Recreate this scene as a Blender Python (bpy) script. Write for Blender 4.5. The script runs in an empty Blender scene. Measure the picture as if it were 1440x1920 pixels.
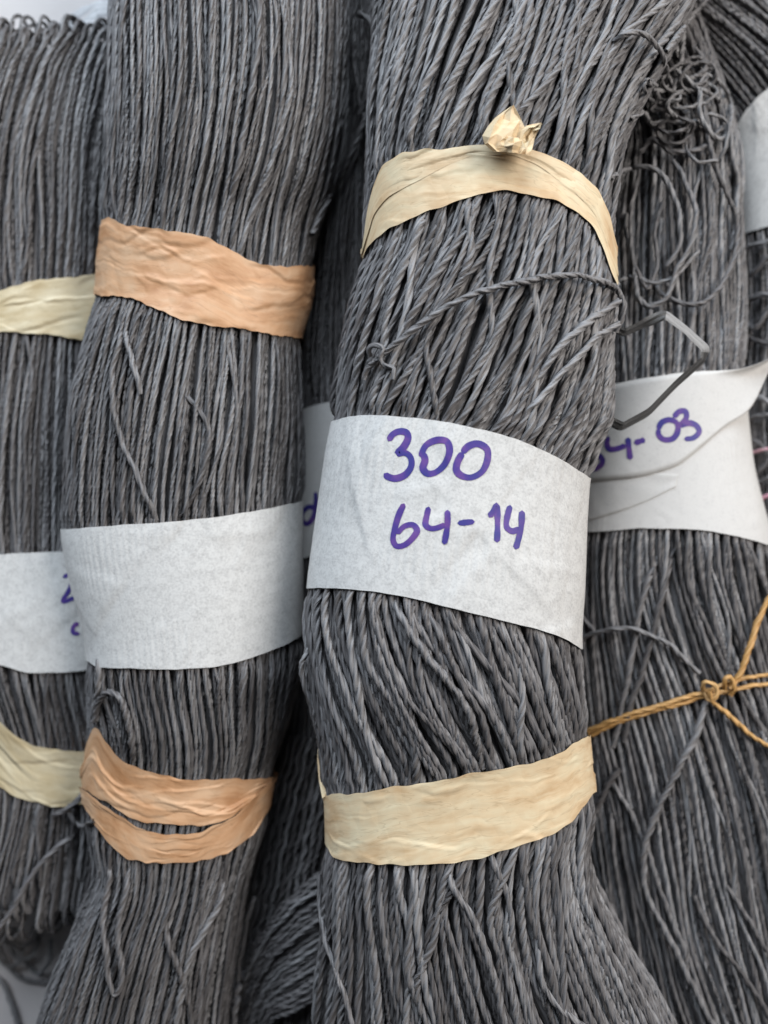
import bpy, math, random
import numpy as np
from mathutils import Vector
from mathutils.bvhtree import BVHTree

random.seed(7)
rng = np.random.default_rng(11)
sc = bpy.context.scene
COL = sc.collection

# ------------------------------------------------------------------ camera, world, lamps, exposure
MM = 0.001
HC = 0.274            # camera height above the table (m)
F = 1520.0            # focal length in photo pixels (1440 x 1920)
cam_d = bpy.data.cameras.new("camera")
cam = bpy.data.objects.new("camera", cam_d)
COL.objects.link(cam)
cam.location = (0, 0, HC)
cam_d.sensor_fit = 'VERTICAL'
cam_d.sensor_height = 36.0
cam_d.sensor_width = 27.0
cam_d.lens = 36.0 * F / 1920.0
cam_d.clip_start = 0.005
cam_d.clip_end = 50
cam_d.dof.use_dof = True
cam_d.dof.focus_distance = 0.198
cam_d.dof.aperture_fstop = 6.5
sc.camera = cam

w = bpy.data.worlds.new("World")
sc.world = w
w.use_nodes = True
bg = w.node_tree.nodes["Background"]
bg.inputs[0].default_value = (0.86, 0.92, 1.0, 1)
bg.inputs[1].default_value = 0.045


def area(name, loc, target, size, power, col):
    d = bpy.data.lights.new(name, 'AREA')
    d.shape = 'RECTANGLE'
    d.size, d.size_y = size
    d.energy = power
    d.color = col
    o = bpy.data.objects.new(name, d)
    COL.objects.link(o)
    o.location = loc
    o.rotation_euler = (Vector(target) - Vector(loc)).to_track_quat('-Z', 'Y').to_euler()
    return o


area("window_light", (-0.25, 0.80, 0.60), (0, 0.02, 0.03), (1.0, 0.8), 17.0, (0.80, 0.90, 1.0))
area("room_light", (0.62, 0.25, 0.68), (0.02, 0, 0.05), (0.5, 0.5), 8.2, (1.0, 0.945, 0.88))
sc.view_settings.view_transform = 'Standard'
sc.view_settings.look = 'None'
sc.view_settings.exposure = 0.0
sc.view_settings.gamma = 1.0
sc.cycles.use_denoising = True
sc.cycles.max_bounces = 6
sc.cycles.diffuse_bounces = 3
sc.cycles.glossy_bounces = 2


# ------------------------------------------------------------------ helpers
def P(px, py, z):
    """world point at height z seen at photo pixel (px, py)"""
    k = (HC - z) / F
    return np.array([(px - 720.0) * k, (960.0 - py) * k, z])


def proj(p):
    k = F / (HC - p[..., 2])
    return 720.0 + p[..., 0] * k, 960.0 - p[..., 1] * k


def hermite(xs, ys, q):
    xs = np.asarray(xs, float)
    ys = np.asarray(ys, float)
    q = np.clip(np.asarray(q, float), xs[0], xs[-1])
    if len(xs) == 1:
        return np.full_like(q, ys[0])
    d = np.diff(ys) / np.diff(xs)
    m = np.empty_like(ys)
    m[0], m[-1] = d[0], d[-1]
    for i in range(1, len(xs) - 1):
        m[i] = 0 if d[i - 1] * d[i] <= 0 else 2 * d[i - 1] * d[i] / (d[i - 1] + d[i])
    i = np.clip(np.searchsorted(xs, q, 'right') - 1, 0, len(xs) - 2)
    h = xs[i + 1] - xs[i]
    t = (q - xs[i]) / h
    return ((1 + 2 * t) * (1 - t) ** 2 * ys[i] + t * (1 - t) ** 2 * h * m[i]
            + t * t * (3 - 2 * t) * ys[i + 1] + t * t * (t - 1) * h * m[i + 1])


def catmull(pts, n):
    """smooth polyline of any dimension through pts, n samples evenly by chord"""
    p = np.asarray(pts, float)
    dist = np.r_[0, np.cumsum(np.linalg.norm(np.diff(p[:, :2], axis=0), axis=1))]
    q = np.linspace(0, dist[-1], n)
    out = np.empty((n, p.shape[1]))
    m = np.empty_like(p)
    for i in range(len(p)):
        a, b = max(i - 1, 0), min(i + 1, len(p) - 1)
        m[i] = (p[b] - p[a]) / max(dist[b] - dist[a], 1e-9)
    i = np.clip(np.searchsorted(dist, q, 'right') - 1, 0, len(p) - 2)
    h = (dist[i + 1] - dist[i])[:, None]
    t = ((q - dist[i])[:, None]) / h
    out = ((1 + 2 * t) * (1 - t) ** 2 * p[i] + t * (1 - t) ** 2 * h * m[i]
           + t * t * (3 - 2 * t) * p[i + 1] + t * t * (t - 1) * h * m[i + 1])
    return out


def wob(q, scale, n=4, rough=0.6):
    """smooth 1-D noise, amplitude about 1; SCALE = longest wavelength"""
    o = np.zeros_like(q)
    a, tot = 1.0, 0.0
    L = scale
    for _ in range(n):
        o = o + a * np.sin(2 * math.pi * q / (L * rng.uniform(.75, 1.3)) + rng.uniform(0, 6.28))
        tot += a * a
        a *= rough
        L *= 0.53
    return o / math.sqrt(tot) * 0.9


def smooth(a, b, x):
    t = np.clip((x - a) / (b - a), 0, 1)
    return t * t * (3 - 2 * t)


def mesh_from(verts, quads, uv=None, tris=None):
    me = bpy.data.meshes.new("mesh")
    nq = len(quads)
    idx = quads.ravel()
    starts = np.arange(nq) * 4
    if tris is not None and len(tris):
        starts = np.r_[starts, nq * 4 + np.arange(len(tris)) * 3]
        idx = np.r_[idx, tris.ravel()]
    me.vertices.add(len(verts))
    me.vertices.foreach_set("co", np.ascontiguousarray(verts, dtype=np.float32).ravel())
    me.loops.add(len(idx))
    me.loops.foreach_set("vertex_index", idx.astype(np.int32))
    me.polygons.add(len(starts))
    me.polygons.foreach_set("loop_start", starts.astype(np.int32))
    if uv is not None:
        ul = me.uv_layers.new(name="UVMap")
        ul.data.foreach_set("uv", np.ascontiguousarray(uv[idx], dtype=np.float32).ravel())
    me.update(calc_edges=True)
    me.shade_smooth()
    return me


def link(name, me, mat, parent=None):
    o = bpy.data.objects.new(name, me)
    COL.objects.link(o)
    if mat is not None:
        me.materials.append(mat)
    if parent is not None:
        o.parent = parent
    return o


def thing(name, label, cat, loc=(0, 0, 0), group=None):
    o = bpy.data.objects.new(name, None)
    o.empty_display_size = 0.01
    COL.objects.link(o)
    o.location = loc
    o["label"] = label
    o["category"] = cat
    if group:
        o["group"] = group
    return o


# profile of a twisted paper cord: three rolled turns of the strip, each lapping over the next with a sharp crease
def ply_profile(m, squash=0.44):
    lob = {12: [squash, .90, 1.05, 1.0], 9: [squash, .98, 1.02], 6: [squash + .1, 1.03], 8: None}.get(m) or [squash, .98, 1.02]
    k = m // len(lob)
    r = np.array((lob * k)[:m])
    a = np.arange(m) / m * 2 * math.pi
    step = 2 * math.pi / m
    a = a - np.where(r == lob[1], .45 * step, 0) + 0 * a
    return np.cos(a) * r, np.sin(a) * r, a


def tube_arrays(pts, rad, twist, m, ref=None, squash=0.44, round_=False):
    n = len(pts)
    T = np.gradient(pts, axis=0)
    T /= np.linalg.norm(T, axis=1)[:, None] + 1e-12
    if ref is None:
        ref = np.tile(np.array([0, 0, 1.0]), (n, 1))
        # parallel-transport like: avoid flips where the path runs along z
        bad = np.abs(T[:, 2]) > 0.95
        ref[bad] = np.array([0, 1.0, 0])
    N = ref - T * (ref * T).sum(1)[:, None]
    N /= np.linalg.norm(N, axis=1)[:, None] + 1e-12
    B = np.cross(T, N)
    if round_:
        a = np.arange(m) / m * 2 * math.pi
        cx, cy = np.cos(a), np.sin(a)
    else:
        cx, cy, a = ply_profile(m, squash)
    ct, st = np.cos(twist)[:, None], np.sin(twist)[:, None]
    if not round_:
        L_ = np.arange(n) / n * 40
        mod = np.stack([1 + .10 * wob(L_, 9, 3) for _ in range(3)], 1)[:, np.arange(m) * 3 // m]
        cx, cy = cx[None] * mod, cy[None] * mod
    else:
        cx, cy = cx[None], cy[None]
    u = (cx * ct - cy * st) * rad[:, None]
    v = (cx * st + cy * ct) * rad[:, None]
    V = pts[:, None, :] + N[:, None, :] * u[..., None] + B[:, None, :] * v[..., None]
    V = V.reshape(-1, 3)
    i = np.arange(n - 1)[:, None] * m
    j = np.arange(m)[None]
    j2 = (j + 1) % m
    Q = np.stack([i + j, i + j2, i + m + j2, i + m + j], -1).reshape(-1, 4)
    ln = np.r_[0, np.cumsum(np.linalg.norm(np.diff(pts, axis=0), axis=1))]
    uv = np.stack([np.tile(np.abs(np.arange(m) / m * 2 - 1), (n, 1)), np.repeat(ln[:, None], m, 1) / 0.01], -1).reshape(-1, 2)
    return V, Q, uv


CORD = 1.8 * MM      # cord diameter


def cord_mesh(pts, d=CORD, m=9, pitch=12.5 * MM, ref=None, squash=0.44):
    n = len(pts)
    ln = np.r_[0, np.cumsum(np.linalg.norm(np.diff(pts, axis=0), axis=1))]
    pit = pitch * rng.uniform(.8, 1.25)
    tw = 2 * math.pi * ln / pit + 0.7 * wob(ln, 0.05, 3) + rng.uniform(0, 6.28)
    rad = d / 2 * (1 + 0.09 * wob(ln, 0.03, 3)) * rng.uniform(.82, 1.12)
    return tube_arrays(pts, rad, tw, m, ref, squash)


# ------------------------------------------------------------------ materials
def new_mat(name):
    m = bpy.data.materials.new(name)
    m.use_nodes = True
    nt = m.node_tree
    return m, nt, nt.nodes["Principled BSDF"]


def nd(nt, typ, **kw):
    n = nt.nodes.new(typ)
    for k, v in kw.items():
        if k.startswith("i_"):
            n.inputs[k[2:].replace("_", " ")].default_value = v
        else:
            setattr(n, k, v)
    return n


def ramp(nt, stops):
    r = nt.nodes.new("ShaderNodeValToRGB")
    e = r.color_ramp.elements
    e[0].position, e[0].color = stops[0][0], (*stops[0][1], 1)
    e[1].position, e[1].color = stops[-1][0], (*stops[-1][1], 1)
    for p, c in stops[1:-1]:
        x = e.new(p)
        x.color = (*c, 1)
    return r


def cord_material(name, dark, mid, light, rough=0.5, bump=1.0):
    m, nt, b = new_mat(name)
    L = nt.links.new
    uv = nd(nt, "ShaderNodeTexCoord")
    mp = nd(nt, "ShaderNodeMapping")
    mp.inputs["Scale"].default_value = (7, 1.3, 1)
    L(uv.outputs["UV"], mp.inputs["Vector"])
    info = nd(nt, "ShaderNodeObjectInfo")
    add = nd(nt, "ShaderNodeVectorMath", operation='ADD')
    comb = nd(nt, "ShaderNodeCombineXYZ")
    mul = nd(nt, "ShaderNodeMath", operation='MULTIPLY')
    mul.inputs[1].default_value = 97.0
    L(info.outputs["Random"], mul.inputs[0])
    L(mul.outputs[0], comb.inputs["Z"])
    L(mp.outputs[0], add.inputs[0])
    L(comb.outputs[0], add.inputs[1])
    n1 = nd(nt, "ShaderNodeTexNoise", i_Scale=1.6, i_Detail=5.0, i_Roughness=0.6)
    L(add.outputs[0], n1.inputs["Vector"])
    # object-space slow tone
    n2 = nd(nt, "ShaderNodeTexNoise", i_Scale=90.0, i_Detail=2.0)
    L(uv.outputs["Object"], n2.inputs["Vector"])
    s1 = nd(nt, "ShaderNodeMath", operation='MULTIPLY_ADD')
    s1.inputs[1].default_value = 0.6
    L(n1.outputs["Fac"], s1.inputs[0])
    s2 = nd(nt, "ShaderNodeMath", operation='MULTIPLY')
    s2.inputs[1].default_value = 0.42
    L(info.outputs["Random"], s2.inputs[0])
    s3 = nd(nt, "ShaderNodeMath", operation='MULTIPLY_ADD')
    s3.inputs[1].default_value = 0.25
    L(n2.outputs["Fac"], s3.inputs[0])
    L(s2.outputs[0], s3.inputs[2])
    L(s3.outputs[0], s1.inputs[2])
    r = ramp(nt, [(0.28, dark), (0.60, mid), (0.95, light)])
    L(s1.outputs[0], r.inputs["Fac"])
    L(r.outputs["Color"], b.inputs["Base Color"])
    b.inputs["Roughness"].default_value = rough
    b.inputs["Specular IOR Level"].default_value = 0.5
    # crinkle relief along the paper: creases run with the twist
    mp2 = nd(nt, "ShaderNodeMapping")
    mp2.inputs["Scale"].default_value = (4.5, 1.6, 1)
    L(add.outputs[0], mp2.inputs["Vector"])
    n3 = nd(nt, "ShaderNodeTexNoise", i_Scale=1.0, i_Detail=4.0, i_Roughness=0.65)
    n3.noise_type = 'RIDGED_MULTIFRACTAL'
    L(mp.outputs[0], n3.inputs["Vector"])
    bp = nd(nt, "ShaderNodeBump", i_Strength=bump, i_Distance=0.0004)
    L(n3.outputs["Fac"], bp.inputs["Height"])
    L(bp.outputs["Normal"], b.inputs["Normal"])
    return m


M_CORD = cord_material("grey_paper_cord", (0.062, 0.057, 0.058), (0.150, 0.143, 0.147), (0.30, 0.296, 0.305))
M_TWINE = cord_material("brown_twine", (0.36, 0.19, 0.06), (0.52, 0.29, 0.10), (0.64, 0.40, 0.18))
M_PINK = cord_material("pink_thread", (0.55, 0.26, 0.34), (0.68, 0.36, 0.44), (0.8, 0.5, 0.55))


def strip_material(name, base, stain, pale, rough=0.5, trans=0.0):
    """thin crinkled paper ribbon; u along the ribbon, v across (both in cm)"""
    m, nt, b = new_mat(name)
    L = nt.links.new
    uv = nd(nt, "ShaderNodeTexCoord")
    mp = nd(nt, "ShaderNodeMapping")
    mp.inputs["Scale"].default_value = (0.5, 2.2, 1)
    L(uv.outputs["UV"], mp.inputs["Vector"])
    n1 = nd(nt, "ShaderNodeTexNoise", i_Scale=1.2, i_Detail=6.0, i_Roughness=0.62, i_Distortion=0.4)
    L(mp.outputs[0], n1.inputs["Vector"])
    n2 = nd(nt, "ShaderNodeTexNoise", i_Scale=1.1, i_Detail=3.0)
    L(uv.outputs["UV"], n2.inputs["Vector"])
    mx = nd(nt, "ShaderNodeMath", operation='MULTIPLY_ADD')
    mx.inputs[1].default_value = 0.55
    L(n1.outputs["Fac"], mx.inputs[0])
    h = nd(nt, "ShaderNodeMath", operation='MULTIPLY')
    h.inputs[1].default_value = 0.45
    L(n2.outputs["Fac"], h.inputs[0])
    L(h.outputs[0], mx.inputs[2])
    r = ramp(nt, [(0.36, stain), (0.48, base), (0.62, pale)])
    L(mx.outputs[0], r.inputs["Fac"])
    # thin brown streaks that run along the strip
    mp3 = nd(nt, "ShaderNodeMapping")
    mp3.inputs["Scale"].default_value = (0.35, 3.5, 1)
    L(uv.outputs["UV"], mp3.inputs["Vector"])
    n5 = nd(nt, "ShaderNodeTexNoise", i_Scale=1.3, i_Detail=3.0, i_Distortion=0.7)
    L(mp3.outputs[0], n5.inputs["Vector"])
    ln = ramp(nt, [(0.0, (0, 0, 0)), (0.485, (0, 0, 0)), (0.5, (.32, .32, .32)), (0.515, (0, 0, 0)), (1.0, (0, 0, 0))])
    L(n5.outputs["Fac"], ln.inputs["Fac"])
    mixc = nd(nt, "ShaderNodeMix", data_type='RGBA')
    L(ln.outputs["Color"], mixc.inputs["Factor"])
    L(r.outputs["Color"], mixc.inputs["A"])
    mixc.inputs["B"].default_value = (*[c * .55 for c in stain], 1)
    L(mixc.outputs["Result"], b.inputs["Base Color"])
    b.inputs["Roughness"].default_value = rough
    b.inputs["Specular IOR Level"].default_value = 0.4
    n3 = nd(nt, "ShaderNodeTexNoise", i_Scale=1.0, i_Detail=4.0, i_Roughness=0.5, i_Distortion=1.0)
    n3.noise_type = 'RIDGED_MULTIFRACTAL'
    L(mp.outputs[0], n3.inputs["Vector"])
    n4 = nd(nt, "ShaderNodeTexVoronoi", i_Scale=2.2)
    n4.feature = 'DISTANCE_TO_EDGE'
    L(uv.outputs["UV"], n4.inputs["Vector"])
    b1 = nd(nt, "ShaderNodeBump", i_Strength=0.45, i_Distance=0.0005)
    L(n3.outputs["Fac"], b1.inputs["Height"])
    b2 = nd(nt, "ShaderNodeBump", i_Strength=0.28, i_Distance=0.0006)
    L(n4.outputs["Distance"], b2.inputs["Height"])
    L(b1.outputs["Normal"], b2.inputs["Normal"])
    L(b2.outputs["Normal"], b.inputs["Normal"])
    return m


M_CREAM = strip_material("cream_raffia_paper", (0.68, 0.525, 0.335), (0.57, 0.39, 0.22), (0.72, 0.62, 0.43))
M_OLIVE = strip_material("straw_raffia_paper", (0.56, 0.465, 0.30), (0.45, 0.35, 0.20), (0.62, 0.54, 0.38))
M_ORANGE = strip_material("peach_raffia_paper", (0.56, 0.32, 0.175), (0.43, 0.215, 0.10), (0.61, 0.40, 0.25))
M_GREYRIB = strip_material("grey_ribbon_paper", (0.42, 0.43, 0.45), (0.3, 0.3, 0.32), (0.55, 0.56, 0.58))


def paper_material(name, base, fleck, mottle=0.5):
    m, nt, b = new_mat(name)
    L = nt.links.new
    uv = nd(nt, "ShaderNodeTexCoord")
    n1 = nd(nt, "ShaderNodeTexNoise", i_Scale=4.0, i_Detail=6.0, i_Roughness=0.72)
    L(uv.outputs["UV"], n1.inputs["Vector"])
    n2 = nd(nt, "ShaderNodeTexNoise", i_Scale=15.0, i_Detail=3.0, i_Roughness=0.7)
    L(uv.outputs["UV"], n2.inputs["Vector"])
    mx = nd(nt, "ShaderNodeMath", operation='MULTIPLY_ADD')
    mx.inputs[1].default_value = 0.5
    L(n1.outputs["Fac"], mx.inputs[0])
    h = nd(nt, "ShaderNodeMath", operation='MULTIPLY')
    h.inputs[1].default_value = 0.5
    L(n2.outputs["Fac"], h.inputs[0])
    L(h.outputs[0], mx.inputs[2])
    r = ramp(nt, [(0.37, fleck), (0.37 + 0.19 * mottle, base), (0.68, tuple(min(1, c * 1.06) for c in base))])
    L(mx.outputs[0], r.inputs["Fac"])
    L(r.outputs["Color"], b.inputs["Base Color"])
    b.inputs["Roughness"].default_value = 0.6
    b.inputs["Specular IOR Level"].default_value = 0.3
    v = nd(nt, "ShaderNodeTexNoise", i_Scale=1.1, i_Detail=4.0, i_Roughness=0.5, i_Distortion=1.2)
    v.noise_type = 'RIDGED_MULTIFRACTAL'
    L(uv.outputs["UV"], v.inputs["Vector"])
    b1 = nd(nt, "ShaderNodeBump", i_Strength=0.22, i_Distance=0.0006)
    L(v.outputs["Fac"], b1.inputs["Height"])
    b2 = nd(nt, "ShaderNodeBump", i_Strength=0.25, i_Distance=0.00012)
    L(n2.outputs["Fac"], b2.inputs["Height"])
    L(b1.outputs["Normal"], b2.inputs["Normal"])
    L(b2.outputs["Normal"], b.inputs["Normal"])
    return m


M_PAPER = paper_material("white_tissue_label", (0.625, 0.62, 0.61), (0.45, 0.445, 0.44), 0.9)
M_PAPER2 = paper_material("smooth_white_label", (0.60, 0.59, 0.58), (0.53, 0.52, 0.515), 0.5)


def ink_material():
    m, nt, b = new_mat("violet_marker_ink")
    L = nt.links.new
    tc = nd(nt, "ShaderNodeTexCoord")
    n = nd(nt, "ShaderNodeTexNoise", i_Scale=260.0, i_Detail=3.0)
    L(tc.outputs["Object"], n.inputs["Vector"])
    r = ramp(nt, [(0.36, (0.035, 0.032, 0.22)), (0.5, (0.065, 0.035, 0.24)), (0.66, (0.13, 0.055, 0.26))])
    L(n.outputs["Fac"], r.inputs["Fac"])
    L(r.outputs["Color"], b.inputs["Base Color"])
    b.inputs["Roughness"].default_value = 0.55
    return m


M_INK = ink_material()


def flat_material(name, k):
    m, nt, b = new_mat(name)
    L = nt.links.new
    tc = nd(nt, "ShaderNodeTexCoord")
    mp = nd(nt, "ShaderNodeMapping")
    mp.inputs["Scale"].default_value = (9, 1, 1)
    L(tc.outputs["UV"], mp.inputs["Vector"])
    n = nd(nt, "ShaderNodeTexNoise", i_Scale=2.0, i_Detail=4.0)
    L(mp.outputs[0], n.inputs["Vector"])
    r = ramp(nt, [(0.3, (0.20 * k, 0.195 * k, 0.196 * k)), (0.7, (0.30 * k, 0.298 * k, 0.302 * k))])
    L(n.outputs["Fac"], r.inputs["Fac"])
    L(r.outputs["Color"], b.inputs["Base Color"])
    b.inputs["Roughness"].default_value = 0.42
    b.inputs["Specular IOR Level"].default_value = 0.6
    bp = nd(nt, "ShaderNodeBump", i_Strength=0.6, i_Distance=0.0003)
    L(n.outputs["Fac"], bp.inputs["Height"])
    L(bp.outputs["Normal"], b.inputs["Normal"])
    return m


M_FLAT = flat_material("untwisted_grey_paper", 1.0)
M_FLAT_SHADED = flat_material("untwisted_paper_shaded", 0.22)  # darkened copy of the same paper, for stretches painted as in shade


def table_material():
    m, nt, b = new_mat("pale_table_top")
    L = nt.links.new
    tc = nd(nt, "ShaderNodeTexCoord")
    n = nd(nt, "ShaderNodeTexNoise", i_Scale=60.0, i_Detail=5.0)
    L(tc.outputs["Object"], n.inputs["Vector"])
    r = ramp(nt, [(0.35, (0.49, 0.455, 0.45)), (0.7, (0.54, 0.51, 0.505))])
    L(n.outputs["Fac"], r.inputs["Fac"])
    L(r.outputs["Color"], b.inputs["Base Color"])
    b.inputs["Roughness"].default_value = 0.45
    return m


# ------------------------------------------------------------------ table
tv = np.array([[-1, -1, 0], [1, -1, 0], [1, 1, 0], [-1, 1, 0]], float) * 1.0
tb = tv.copy()
tb[:, 2] = -0.03
tvv = np.r_[tv, tb]
tq = np.array([[0, 1, 2, 3], [7, 6, 5, 4], [0, 4, 5, 1], [1, 5, 6, 2], [2, 6, 7, 3], [3, 7, 4, 0]])
me = mesh_from(tvv, tq)
me.shade_flat()
t = link("table_top", me, table_material())
t["kind"] = "structure"
t["label"] = "pale smooth table top under the yarn hanks"


# ------------------------------------------------------------------ hanks
class Hank:
    def __init__(self, sil, lean=((0, 0), (1, 0)), d=CORD):
        """sil rows: (py, x_left, x_right, zc mm, rz mm)"""
        s = np.array(sil, float)
        self.s = s
        self.y0, self.y1 = s[0, 0], s[-1, 0]
        self.lean = np.array(lean, float)
        self.d = d
        self.holds = []      # (top(theta), bottom(theta)) arrays on TH

    def ring(self, py):
        s = self.s
        xl = hermite(s[:, 0], s[:, 1], py)
        xr = hermite(s[:, 0], s[:, 2], py)
        z = hermite(s[:, 0], s[:, 3], py) * MM
        rz = hermite(s[:, 0], s[:, 4], py) * MM
        k = (HC - z) / F
        return ((xl + xr) / 2 - 720) * k, (960 - py) * k, z, (xr - xl) / 2 * k, rz

    def pos(self, th, py, off=0.0):
        cx, cy, cz, hw, rz = self.ring(py)
        return np.stack([cx + (hw + off) * np.sin(th), cy + 0 * th, cz + (rz + off) * np.cos(th)], -1)

    def outward(self, th, py):
        cx, cy, cz, hw, rz = self.ring(py)
        n = np.stack([np.sin(th) / hw, 0 * th, np.cos(th) / rz], -1)
        return n / np.linalg.norm(n, axis=-1)[..., None]

    def skin(self, off=0.0, n=260):
        if not hasattr(self, "_sk"):
            self._sk = {}
        if off not in self._sk:
            th = np.linspace(-math.pi, math.pi, 97)
            py = np.linspace(self.y0, self.y1, n)
            T, Y = np.meshgrid(th, py)
            V = self.pos(T, Y, off).reshape(-1, 3)
            i = np.arange(n - 1)[:, None] * 97
            j = np.arange(96)[None]
            Q = np.stack([i + j, i + j + 1, i + 98 + j, i + 97 + j], -1).reshape(-1, 4)
            self._sk[off] = BVHTree.FromPolygons(V.tolist(), Q.tolist())
        return self._sk[off]

    def rows_at(self, th, curve, off):
        """axial row where the skin line at angle TH crosses the pixel curve y = curve(x)"""
        c = np.array(sorted(curve), float)
        py = np.linspace(self.y0, self.y1, 700)
        out = np.empty(len(th))
        for i, a in enumerate(th):
            b = a
            if abs(a) > math.pi / 2 + 0.05:   # behind: mirror of the front
                b = math.copysign(math.pi - abs(a), a)
                if abs(b) < 0.2:
                    b = math.copysign(0.2, b)
            x, y = proj(self.pos(np.full_like(py, b), py, off))
            f = y - hermite(c[:, 0], c[:, 1], x)
            k = np.nonzero((f[:-1] < 0) & (f[1:] >= 0))[0]
            out[i] = py[k[0]] + (py[1] - py[0]) * (-f[k[0]]) / (f[k[0] + 1] - f[k[0]]) if len(k) else np.nan
        ok = ~np.isnan(out)
        out = np.interp(th, th[ok], out[ok])
        # behind the hank let the two ends meet smoothly
        return out


TH = np.linspace(-math.pi, math.pi, 421)


def wrap(h, name, top, bot, mat, parent, off=0.3 * MM, nv=44, crinkle=0.35, folds=5, edge=0.4, hold=True, thick=0.05 * MM, th=TH, label=None):
    """a paper strip wrapped round the hank between two edge curves given in photo pixels"""
    rt = h.rows_at(th, top, off)
    rb = h.rows_at(th, bot, off)
    if hold:
        h.holds.append((th, rt, rb))
    n = len(th)
    ppm = F / (HC - h.s[:, 3].mean() * MM) * MM
    rt = rt + wob(th * 30, 60, 5, .8) * edge * ppm
    rb = rb + wob(th * 30, 60, 5, .8) * edge * ppm
    v = np.linspace(0, 1, nv)
    Y = rt[:, None] * (1 - v) + rb[:, None] * v
    T = np.repeat(th[:, None], nv, 1)
    # lengthwise folds that drift across the strip
    D = np.zeros_like(Y)
    for k in range(folds * 2 if crinkle > .2 else 0):
        c = rng.uniform(0.0, 1.0) + rng.uniform(-.35, .35) * th + 0.15 * wob(th * 30, 70, 3)
        wd = rng.uniform(.014, .04)
        amp = rng.uniform(.4, 1.3) * rng.choice([-1, 1]) * np.clip(0.35 + 0.8 * wob(th * 30, 55, 2), 0, 1)
        D += amp[:, None] * np.exp(-((v[None] - c[:, None]) / wd) ** 2)
        D += 0.8 * amp[:, None] * np.tanh((v[None] - c[:, None]) / (wd * .5))
    if crinkle <= .2:
        ridge = np.sin(th * h.s[:, 4].mean() * MM * 1.25 / h.d * 2 * math.pi + 2 * wob(th * 30, 40, 3))
        D += .6 * ridge[:, None] * (.1 + .5 * np.sin(T * 2.3 + v[None] * 3 + rng.uniform(0, 6)) * np.sin(v[None] * 5 + T + rng.uniform(0, 6)))
        for k in range(folds * 4):
            a0, b0 = rng.uniform(-1.2, 1.2), rng.uniform(0, 1)
            sl = rng.uniform(-1.5, 1.5)
            q = (T - a0) * math.cos(sl) + (v[None] - b0) * math.sin(sl)
            p = -(T - a0) * math.sin(sl) + (v[None] - b0) * math.cos(sl)
            D += rng.uniform(.9, 2.2) * rng.choice([-1, 1]) * (np.exp(-np.abs(q) / .05) + .6 * np.tanh(q / .03)) * np.exp(-(p / rng.uniform(.25, .6)) ** 2)
    if crinkle:
        for k in range(6):
            kx, ky = rng.uniform(3, 16), rng.uniform(2, 9)
            D += 0.16 * np.sin(T * kx + v[None] * ky + rng.uniform(0, 6.28) + 1.5 * np.sin(T * 2 + k))
    if crinkle <= .2:
        crinkle = crinkle * 2.2
        D = np.clip(D - D.mean(), -.9, 3)
    D = np.maximum(D, -.8)
    pos = h.pos(T, Y, 0) + h.outward(T, Y) * (off + crinkle * MM * (D + 0.6) * 0.6)[..., None]
    V = pos.reshape(-1, 3)
    i = np.arange(n - 1)[:, None] * nv
    j = np.arange(nv - 1)[None]
    Q = np.stack([i + j, i + j + 1, i + nv + j + 1, i + nv + j], -1).reshape(-1, 4)
    lu = np.r_[0, np.cumsum(np.linalg.norm(np.diff(pos[:, nv // 2], axis=0), axis=1))] / 0.01
    lv = (rb - rt)[:, None] * v[None] / ppm / 10
    uv = np.stack([np.repeat(lu[:, None], nv, 1) + rng.uniform(0, 50), lv + rng.uniform(0, 50)], -1).reshape(-1, 2)
    me = mesh_from(V, Q, uv)
    o = link(name, me, mat, parent)
    if label:
        o["label"] = label
    return o, BVHTree.FromPolygons(V.tolist(), Q.tolist())


def ray_px(bvhs, px, py):
    e = np.array([0, 0, HC])
    d = P(px, py, 0.0) - e
    d /= np.linalg.norm(d)
    best = None
    for b in bvhs:
        loc, nor, idx, dist = b.ray_cast(Vector(e), Vector(d))
        if loc is not None and (best is None or dist < best[1]):
            best = (np.array(loc), dist)
    return (None if best is None else best[0]), d


def drape(bvhs, pts, n, lift, zmiss=None):
    """pixel polyline (x, y[, extra lift mm]) laid on whatever it crosses"""
    pts = [tuple(p) + (0,) * (3 - len(p)) for p in pts]
    c = catmull(pts, n)
    c[:, 2] = np.where(c[:, 2] < 0, c[:, 2] * 3, c[:, 2])
    z = np.full(n, np.nan)
    for i in range(n):
        hit, d = ray_px(bvhs, c[i, 0], c[i, 1])
        if hit is not None:
            z[i] = hit[2]
    ok = ~np.isnan(z)
    if not ok.any():
        z[:] = zmiss if zmiss is not None else 0.01
    else:
        z = np.interp(np.arange(n), np.nonzero(ok)[0], z[ok])
        if zmiss is not None:
            z[~ok] = zmiss
    k = max(3, n // 40)
    ker = np.ones(2 * k + 1) / (2 * k + 1)
    z2 = np.convolve(np.pad(z, k, mode='edge'), ker, 'valid')
    z = np.maximum(z2, z - 0.6 * MM) + lift + c[:, 2] * MM
    return np.array([P(c[i, 0], c[i, 1], z[i]) for i in range(n)])


def px_len(pts):
    p = np.array([q[:2] for q in pts], float)
    return np.linalg.norm(np.diff(p, axis=0), axis=1).sum()


def loose(h_bvhs, pts, parent, lift=1.0, name="loose_strand", mat=None, d=CORD, m=9, zmiss=None, jit=1.2, step=6, pitch=11.5 * MM):
    n = max(12, int(px_len(pts) / step))
    c = drape(h_bvhs, pts, n, lift * MM, zmiss)
    q = np.arange(n) * step
    j = jit * 0.125 * MM
    c[:, 0] += j * wob(q, 70, 3)
    c[:, 1] += j * wob(q, 70, 3)
    V, Q, uv = cord_mesh(c, d=d, m=m, pitch=pitch)
    return link(name, mesh_from(V, Q, uv), mat or M_CORD, parent)


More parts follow.
